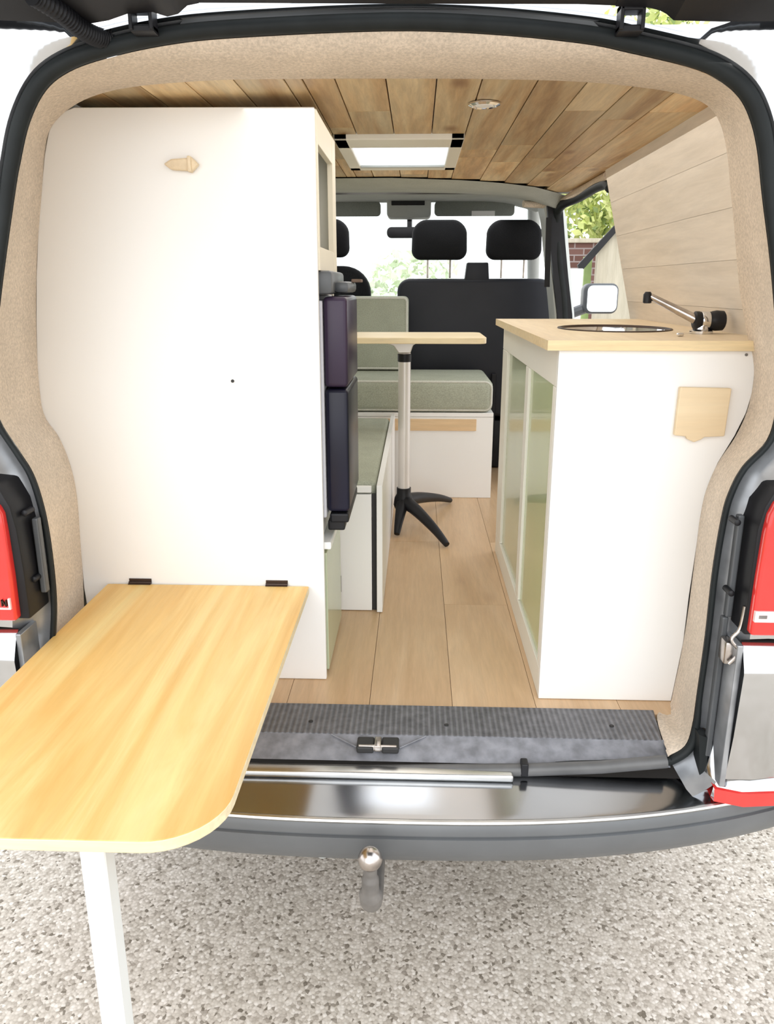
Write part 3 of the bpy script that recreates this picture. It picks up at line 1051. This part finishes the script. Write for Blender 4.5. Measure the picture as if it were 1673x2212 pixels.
# ------------------------------------------------------------------ kitchen unit on the right
YK = 1.635
kit = thing('kitchen_cabinet', 'white kitchen cabinet with sage green doors on the right side of the van', 'cabinet', (.45, 2.1, ZF))
kp = [(.2905, ZF + .001), (.2905, 1.394), (.688, 1.394)] + [(at(*q, y=YK).x, at(*q, y=YK).z) for q in ((1633, 795), (1626, 850), (1613, 892), (1588, 942), (1552, 1000), (1527, 1060), (1514, 1120), (1506, 1180), (1490, 1285), (1477, 1390))] + [(.595, ZF + .001)]
obj('end_panel', prism(bmesh.new(), kp, YK, YK + .015, 'y', .0015), 'white', kit)
kc = bmesh.new()
box(kc, .715, .735, YK + .016, 2.69, ZF + .001, 1.393)
box(kc, .305, .714, 2.672, 2.69, ZF + .001, 1.393)
box(kc, .325, .714, YK + .016, 2.671, ZF + .001, ZF + .05)
obj('carcass', kc, 'white', kit)
kf = bmesh.new()
DZ0, DZ1 = .672, 1.318
for y0, y1 in ((YK + .016, 1.683), (2.055, 2.112), (2.555, 2.69)):
    box(kf, .2905, .304, y0, y1, DZ0 + .001, DZ1 - .001, bev=.0015)
box(kf, .2905, .304, YK + .016, 2.69, DZ1, 1.393, bev=.0015)
box(kf, .2905, .304, YK + .016, 2.69, ZF + .001, DZ0, bev=.0015)
obj('door_frame', kf, 'warmwhite', kit)
obj('door', B(.297, .312, 1.6835, 2.0545, DZ0 + .001, DZ1 - .001, bev=.001), 'green', kit)
obj('door', B(.299, .312, 2.1125, 2.5545, DZ0 + .001, DZ1 - .001, bev=.001), 'green2', kit)
p = at(1620, 762, y=YK)
obj('screw', lathe(bmesh.new(), [(.003, -.002), (.003, .002)], (p.x - .006, YK, p.z - .004), 'y', 10), 'cast', kit)

# plywood socket cover on the end panel
a, c = at(1466, 837, y=YK), at(1564, 940, y=YK)
cvr = bmesh.new()
mx_ = (a.x + c.x) / 2 - .012
prism(cvr, [(a.x, a.z + .002), (c.x, a.z), (c.x - .003, c.z), (mx_ + .020, c.z - .002), (mx_ + .014, c.z - .007), (mx_, c.z - .013), (mx_ - .014, c.z - .007), (mx_ - .018, c.z - .001), (a.x - .002, c.z + .001)], YK - .014, YK - .0005, 'y', .002)
tag(obj('socket_cover', cvr, 'cover'), 'small square plywood flap with a rounded tab on the white kitchen end panel', 'cover')

# worktop with a round sink hole
SCX, SCY, SR = .505, 2.08, .135
wt = bmesh.new()
rect = [(.264, 1.618), (.693, 1.618), (.712, 1.645), (.737, 1.66), (.733, 2.705), (.264, 2.705)]
circ = [(SCX + SR * math.cos(2 * PI * k / 40), SCY + SR * 1.25 * math.sin(2 * PI * k / 40)) for k in range(40)]
for zz in (1.395, 1.415):
    t = bmesh.new()
    es = []
    for loop in (rect, circ):
        vs = [t.verts.new((u, v, zz)) for u, v in loop]
        es += [t.edges.new((vs[k], vs[(k + 1) % len(vs)])) for k in range(len(vs))]
    bmesh.ops.triangle_fill(t, use_beauty=True, use_dissolve=False, edges=es)
    merge(wt, t)
for loop in (rect, circ):
    t = bmesh.new()
    loft(t, [[(u, v, 1.395) for u, v in loop], [(u, v, 1.415) for u, v in loop]], closed=True, mi=1)
    merge(wt, t)
bmesh.ops.remove_doubles(wt, verts=wt.verts, dist=1e-5)
tag(obj('worktop', wt, ['ply', 'plyedge']), 'pale plywood worktop with honey coloured edge on the kitchen cabinet', 'worktop')

snk = thing('sink', 'round steel sink with dark rim set into the plywood worktop', 'sink', (SCX, SCY, 1.415))
def oval(s, z): return [(SCX + SR * s * math.cos(2 * PI * k / 40), SCY + SR * 1.25 * s * math.sin(2 * PI * k / 40), z) for k in range(40)]
sk_ = bmesh.new()
loft(sk_, [oval(.985, 1.414), oval(.965, 1.40), oval(.93, 1.31), oval(.8, 1.285), oval(.1, 1.28)], closed=True)
obj('basin', sk_, 'chrome', snk, True)
rm_ = bmesh.new()
loft(rm_, [oval(1.045, 1.4155), oval(1.04, 1.4175), oval(1.0, 1.418), oval(.975, 1.412)], closed=True)
obj('rim', rm_, 'hingebrown', snk, True)
obj('drain', lathe(bmesh.new(), [(.022, .0), (.024, .003), (.01, .004)], (SCX, SCY, 1.2805), 'z', 16), 'cast', snk, True)
tg_ = thing('lid_stay', 'small chrome clip on the worktop in front of the tap', 'clip', at(1470, 726, z=1.416))
p = at(1470, 726, z=1.416)
obj('clip_body', B(p.x - .007, p.x + .007, p.y - .006, p.y + .006, 1.4155, 1.423, bev=.003), 'chrome', tg_)

# folding tap
tap = thing('tap', 'black and chrome folding tap with raised spout at the wall end of the worktop', 'tap', (.655, 1.87, 1.415))
T0, T1 = at(1498, 700, y=1.87), at(1566, 705, y=1.87)
tz = 1.444
obj('base', lathe(bmesh.new(), [(.026, .0005), (.026, .006), (.018, .010), (.016, .028)], (T0.x + .02, 1.87, 1.415), 'z', 20), 'chrome', tap, True)
obj('valve_body', lathe(bmesh.new(), [(.016, 0), (.021, .003), (.021, .012), (.020, .014), (.020, .038), (.021, .04), (.023, .05), (.022, .066), (.018, .069)], (T0.x, 1.87, tz), 'x', 20), 'black', tap, True)
obj('chrome_band', lathe(bmesh.new(), [(.020, .0), (.0206, .001), (.0206, .017), (.020, .018)], (T0.x + .016, 1.87, tz), 'x', 20), 'chrome', tap, True)
T2 = at(1402, 638, y=1.90)
tb0 = Vector((T0.x + .004, 1.87, tz + .003))
pth = [tb0.lerp(T2, k / 18) for k in range(19)]
obj('spout', tube(bmesh.new(), pth, [.011 - .004 * k / 18 for k in range(19)], 12), 'steel', tap, True)
nz = bmesh.new()
lathe(nz, [(.007, -.014), (.010, -.012), (.010, .006), (.006, .012)], T2 + Vector((-.002, 0, -.004)), 'z', 14)
obj('nozzle', nz, 'black', tap, True)

# ------------------------------------------------------------------ seating in the middle
BZ1 = .985
bn = thing('bench_box', 'white bench box with a wooden strip facing the rear, under the far seat cushion', 'bench', (.0, 3.6, ZF))
bb = bmesh.new()
box(bb, -.80, .34, 3.43, 3.446, ZF + .001, .966)
box(bb, -.80, -.784, 3.447, 3.9, ZF + .001, .966)
box(bb, .326, .34, 3.447, 3.9, ZF + .001, .966)
box(bb, -.80, .34, 3.43, 3.92, .967, BZ1, bev=.002)
obj('bench_case', bb, 'white', bn)
obj('wood_strip', B(-.20, .266, 3.424, 3.4295, .906, .958, bev=.001), 'benchtrim', bn)
fcu = tag(obj('seat_cushion', soft_box(-.78, .335, 3.425, 3.90, BZ1 + .001, 1.128, .03), 'cushion', None, True), 'sage green seat cushion on the far bench box', 'cushion')
pp = bmesh.new()
tube(pp, [(u, 3.434, v) for u, v in rrect(-.772, .328, BZ1 + .012, 1.119, .03, 5)], .0055, 8, closed=True)
obj('piping', pp, 'piping', fcu, True)
cq = bmesh.new()
box(cq, -.40, -.04, 3.80, 3.90, 1.1295, 1.474, bev=.022, seg=4)
bc = tag(obj('back_cushion', cq, 'cushion', None, True), 'upright sage green back cushion leaning against the front seats', 'cushion')
pp = bmesh.new()
tube(pp, [(u, 3.803, v) for u, v in rrect(-.392, -.048, 1.14, 1.466, .02, 4)], .006, 8, closed=True)
obj('piping', pp, 'piping', bc, True)

sb = thing('side_bench', 'low white side bench box behind the tall cabinet along the left wall', 'bench', (-.4, 2.7, ZF))
s2 = bmesh.new()
box(s2, -.80, -.1235, 2.131, 2.145, ZF + .002, .955, bev=.0015)
box(s2, -.80, -.1095, 2.146, 3.41, .885, .905, bev=.0015)
box(s2, -.80, -.205, 2.130, 2.1455, .957, .982, bev=.0015)
box(s2, -.205, -.1235, 2.130, 2.1455, .960, .978, bev=.0015)
obj('bench_case', s2, 'white', sb)
obj('side_panel', B(-.1085, -.092, 2.118, 3.41, ZF + .002, .984, bev=.0015), 'white', sb)
obj('gap', B(-.1225, -.1095, 2.138, 2.145, ZF + .002, .955), 'cap', sb)
obj('catch', B(-.2165, -.2125, 2.128, 2.1305, .66, .71), 'cast', sb)
sc2 = soft_box(-.78, -.111, 2.148, 3.27, .91, .988, .016)
sco = tag(obj('seat_cushion', sc2, 'cushion', None, True), 'sage green cushion on the side bench nearest the pedestal table', 'cushion')

# pedestal table
PX, PY = -.045, 2.98
pt = thing('pedestal_table', 'pale wooden table on a white pole with black tripod foot between the benches', 'table', (PX, PY, ZF))
zt0, zt1 = at(900, 743, y=2.80).z, at(900, 730, y=2.80).z
tt_ = bmesh.new()
prism(tt_, rrect(-.40, .246, 2.80, 3.16, (.02, .035, .035, .02)), zt0, zt0 + .021, 'z', .002)
obj('tabletop', tt_, 'tabedge', pt)
br = bmesh.new()
prism(br, [(PX - .085, zt0 - .001), (PX + .06, zt0 - .001), (PX + .032, zt0 - .016), (PX + .022, zt0 - .045), (PX - .022, zt0 - .045), (PX - .04, zt0 - .02)], PY - .02, PY + .02, 'y', .003)
obj('bracket', br, 'pole', pt)
obj('collar', lathe(bmesh.new(), [(.024, 0), (.026, .002), (.026, .028), (.024, .03)], (PX, PY, zt0 - .078), 'z', 20), 'black', pt, True)
obj('pole', lathe(bmesh.new(), [(.0235, 0), (.0235, zt0 - .046 - .76)], (PX, PY, .76), 'z', 24), 'pole', pt, True)
obj('hub', lathe(bmesh.new(), [(.034, .715 - .70), (.04, .03), (.036, .06), (.028, .075), (.028, .10)], (PX, PY, .66), 'z', 20), 'black', pt, True)
for ex, ey in ((.118, 2.72), (.155, 3.34), (-.068, 2.84)):
    pth = catmull([(PX, PY, .705), (lerp(PX, ex, .3), lerp(PY, ey, .3), .69), (lerp(PX, ex, .7), lerp(PY, ey, .7), .652), (ex, ey, .612)], 5)
    n = len(pth)
    obj('leg', tube(bmesh.new(), pth, [.030 - .019 * k / (n - 1) for k in range(n)], 10), 'black', pt, True)

# ------------------------------------------------------------------ front seats
def headrest(x0, x1, z0, z1, y0, par):
    bm = bmesh.new()
    n = 10
    rows = []
    prof = rrect(x0, x1, z0, z1, (.045, .045, .06, .06), 6)
    cxm, czm = (x0 + x1) / 2, (z0 + z1) / 2
    for k in range(9):
        t = k / 8
        y = y0 + .10 * t
        s = .86 + .14 * math.sin(PI * t) ** .5
        lean = .02
        w = []
        for u, v in prof:
            narrow = 1 - .12 * max(0, (v - czm) / (z1 - czm)) ** 2
            w.append((cxm + (u - cxm) * s * narrow, y, czm + (v - czm) * s))
        rows.append(w)
    loft(bm, rows, closed=True)
    bm.faces.ensure_lookup_table()
    vv = list(bm.verts)
    L = len(prof)
    bm.faces.new(vv[:L])
    bm.faces.new(vv[-L:])
    h = obj('headrest', bm, 'seat', par, True, 60)
    for s in (-1, 1):
        obj('headrest_post', tube(bmesh.new(), [(cxm + s * .055, y0 + .05, z0 + .02), (cxm + s * .055, y0 + .055, z0 - .085)], .0055, 8), 'steel', h, True)
    return h

ps = thing('passenger_seat', 'wide black double front seat with two headrests on the right of the cab', 'seat', (.28, 4.2, ZF))
pb = bmesh.new()
prism(pb, rrect(-.098, .672, .88, 1.555, (.05, .05, .075, .06), 8), 3.985, 4.11, 'y', .02, 3)
obj('backrest', pb, 'seatback', ps, True)
obj('seat_base', B(-.09, .66, 4.115, 4.62, .86, 1.04, bev=.04, seg=4), 'seat', ps, True)
obj('seat_frame', B(-.05, .62, 4.03, 4.55, ZF + .002, .858, bev=.02), 'black', ps, True)
for px0, px1 in ((890, 1010), (1054, 1172)):
    a, c = at(px0, 473, y=4.0), at(px1, 561, y=4.0)
    headrest(a.x, c.x, c.z, a.z, 4.0, ps)
a, c = at(1004, 567, y=4.0), at(1056, 605, y=4.0)
obj('belt_guide', prism(bmesh.new(), [(a.x, c.z - .02), (c.x + .004, c.z - .02), (c.x - .004, a.z), (a.x + .012, a.z)], 3.99, 4.06, 'y', .006), 'seatback', ps, True)

ds = thing('driver_seat', 'black single front seat partly hidden behind the tall cabinet and back cushion', 'seat', (-.5, 4.2, ZF))
db = bmesh.new()
prism(db, rrect(-.75, -.232, .88, 1.615, (.05, .05, .13, .13), 8), 3.985, 4.11, 'y', .02, 3)
obj('backrest', db, 'seat', ds, True)
obj('seat_base', B(-.74, -.24, 4.115, 4.62, .86, 1.04, bev=.04, seg=4), 'seat', ds, True)
obj('seat_frame', B(-.70, -.28, 4.03, 4.55, ZF + .002, .858, bev=.02), 'black', ds, True)
headrest(-.62, -.335, 1.655, 1.835, 4.0, ds)
# dark floor stay beside the bench box
p = at(1066, 1000, y=3.75)
obj('seat_stay', B(.375, .40, 3.96, 3.98, .66, 1.1, bev=.004), 'black', ps)

# ceiling spot
p = at(1047, 222, z=ZC)
cl = thing('ceiling_light', 'small round recessed chrome spotlight in the plank ceiling', 'light', (p.x, p.y, ZC))
obj('ring', lathe(bmesh.new(), [(.033, -.001), (.033, -.004), (.026, -.007), (.022, -.003), (.02, .004)], (p.x, p.y, ZC - .0005), 'z', 24), 'chrome', cl, True)
obj('lens', lathe(bmesh.new(), [(.019, -.004), (.017, -.006)], (p.x, p.y, ZC - .001), 'z', 20), 'ledge', cl, True)

# ------------------------------------------------------------------ outside, seen through the door aperture and windscreen
def tree(name, label, loc, rx, ry, rz, hz, n, leaf=.12, mats=('leaf', 'leafdark')):
    t = thing(name, label, 'tree', (loc[0], loc[1], 0))
    bm = bmesh.new()
    rnd = random.Random(len(label))
    for k in range(n):
        u = rnd.uniform(-1, 1); a = rnd.uniform(0, 2 * PI); r = rnd.uniform(.55, 1) ** .5
        s = math.sqrt(1 - u * u)
        wob = 1 + .15 * math.sin(5 * a + 3 * u)
        c = Vector((loc[0] + rx * r * s * math.cos(a) * wob, loc[1] + ry * r * s * math.sin(a) * wob, hz + rz * r * u * wob))
        d1 = Vector((rnd.gauss(0, 1), rnd.gauss(0, 1), rnd.gauss(0, 1))).normalized()
        d2 = d1.cross(Vector((rnd.gauss(0, 1), rnd.gauss(0, 1), rnd.gauss(0, 1)))).normalized()
        l = leaf * rnd.uniform(.6, 1.3)
        vs = [bm.verts.new(c + d1 * l), bm.verts.new(c + d2 * l * .5), bm.verts.new(c - d1 * l), bm.verts.new(c - d2 * l * .5)]
        f = bm.faces.new(vs)
        f.material_index = 1 if rnd.random() < .18 else 0
    obj('foliage', bm, list(mats), t)
    obj('trunk', tube(bmesh.new(), [(loc[0], loc[1], 0), (loc[0] + .05, loc[1], hz * .5), (loc[0], loc[1], hz)], [.14, .11, .05], 10), 'bark', t, True)
    return t

tree('tree', 'bright yellow green leafy tree outside the open side door', (2.75, 11.0), 1.15, 1.1, 1.4, 3.3, 7000, .075)
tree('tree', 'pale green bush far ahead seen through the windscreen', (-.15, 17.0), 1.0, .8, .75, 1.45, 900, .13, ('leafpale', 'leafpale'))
bw = bmesh.new()
box(bw, 1.6, 3.4, 9.9, 10.1, 0, at(1250, 525, y=9.9).z)
bwt = tag(obj('garden_wall', bw, 'brick'), 'dark brown brick garden wall below the tree outside the side door', 'wall')
obj('coping', B(1.58, 3.42, 9.86, 10.14, at(1250, 525, y=9.9).z + .001, at(1250, 515, y=9.9).z, bev=.01), 'shedwall', bwt)
# shed with a sloping dark roof edge
e0, e1 = at(1255, 580, y=8.0), at(1345, 478, y=8.0)
sh = thing('shed', 'pale boarded shed with a sloping black roof edge outside the side door', 'shed', (e1.x, 8.4, 0))
xr = e1.x + (e1.x - e0.x)
xw0 = at(1292, 560, y=8.05).x
slope = (e1.z - e0.z) / (e1.x - e0.x)
obj('wall', prism(bmesh.new(), [(xw0, 0), (xw0, e0.z + slope * (xw0 - e0.x) - .03), (e1.x, e1.z - .03), (xr, e0.z), (xr, 0)], 8.05, 8.15), 'shedwall', sh)
rr = bmesh.new()
prism(rr, [(e0.x, e0.z - .04), (e1.x, e1.z - .04), (xr + .1, e0.z - .14), (xr + .1, e0.z - .06), (e1.x, e1.z + .04), (e0.x - .03, e0.z + .03)], 8.0, 8.045)
obj('roof', rr, 'black', sh)
obj('hedge_panel', B(at(1262, 600, y=8.3).x, xw0, 8.3, 8.4, 0, e0.z + .12), 'leafdark', sh)
g0, g1 = at(1234, 580, y=7.0), at(1262, 580, y=7.0)
tag(obj('gate_post', B(g0.x, g1.x, 7.0, 7.15, 0, g0.z, bev=.01), 'legwhite'), 'pale grey square post standing outside beside the wing mirror', 'post')

# ------------------------------------------------------------------ added fill lights and soft sun
def area(name, loc, rot, size, power, col=(1, 1, 1), sy=None):
    l = bpy.data.lights.new(name, 'AREA')
    l.energy = power
    l.color = col
    l.size = size
    if sy:
        l.shape = 'RECTANGLE'
        l.size_y = sy
    o = bpy.data.objects.new(name, l)
    COL.objects.link(o)
    o.location = loc
    o.rotation_euler = rot
    return o

area('cabin_fill', (.15, 2.4, 1.86), (0, 0, 0), 1.0, 8, (1, .97, .92), 2.0)  # broad fill light added to even out the cabin, no fitting of its own
area('cab_fill', (0, 4.2, 1.85), (0, 0, 0), .8, 4, (1, 1, 1))  # extra fill added over the front seats, not a fitted lamp
sun = bpy.data.lights.new('soft_sun', 'SUN')
sun.energy = 1.15
sun.angle = math.radians(60)
so = bpy.data.objects.new('soft_sun', sun)
COL.objects.link(so)
so.rotation_euler = (math.radians(62), 0, math.radians(-8))

sc.view_settings.view_transform = 'Standard'
sc.view_settings.look = 'None'
sc.view_settings.exposure = 0
sc.cycles.max_bounces = 10
sc.cycles.diffuse_bounces = 6
sc.cycles.transparent_max_bounces = 12
sc.cycles.use_denoising = True
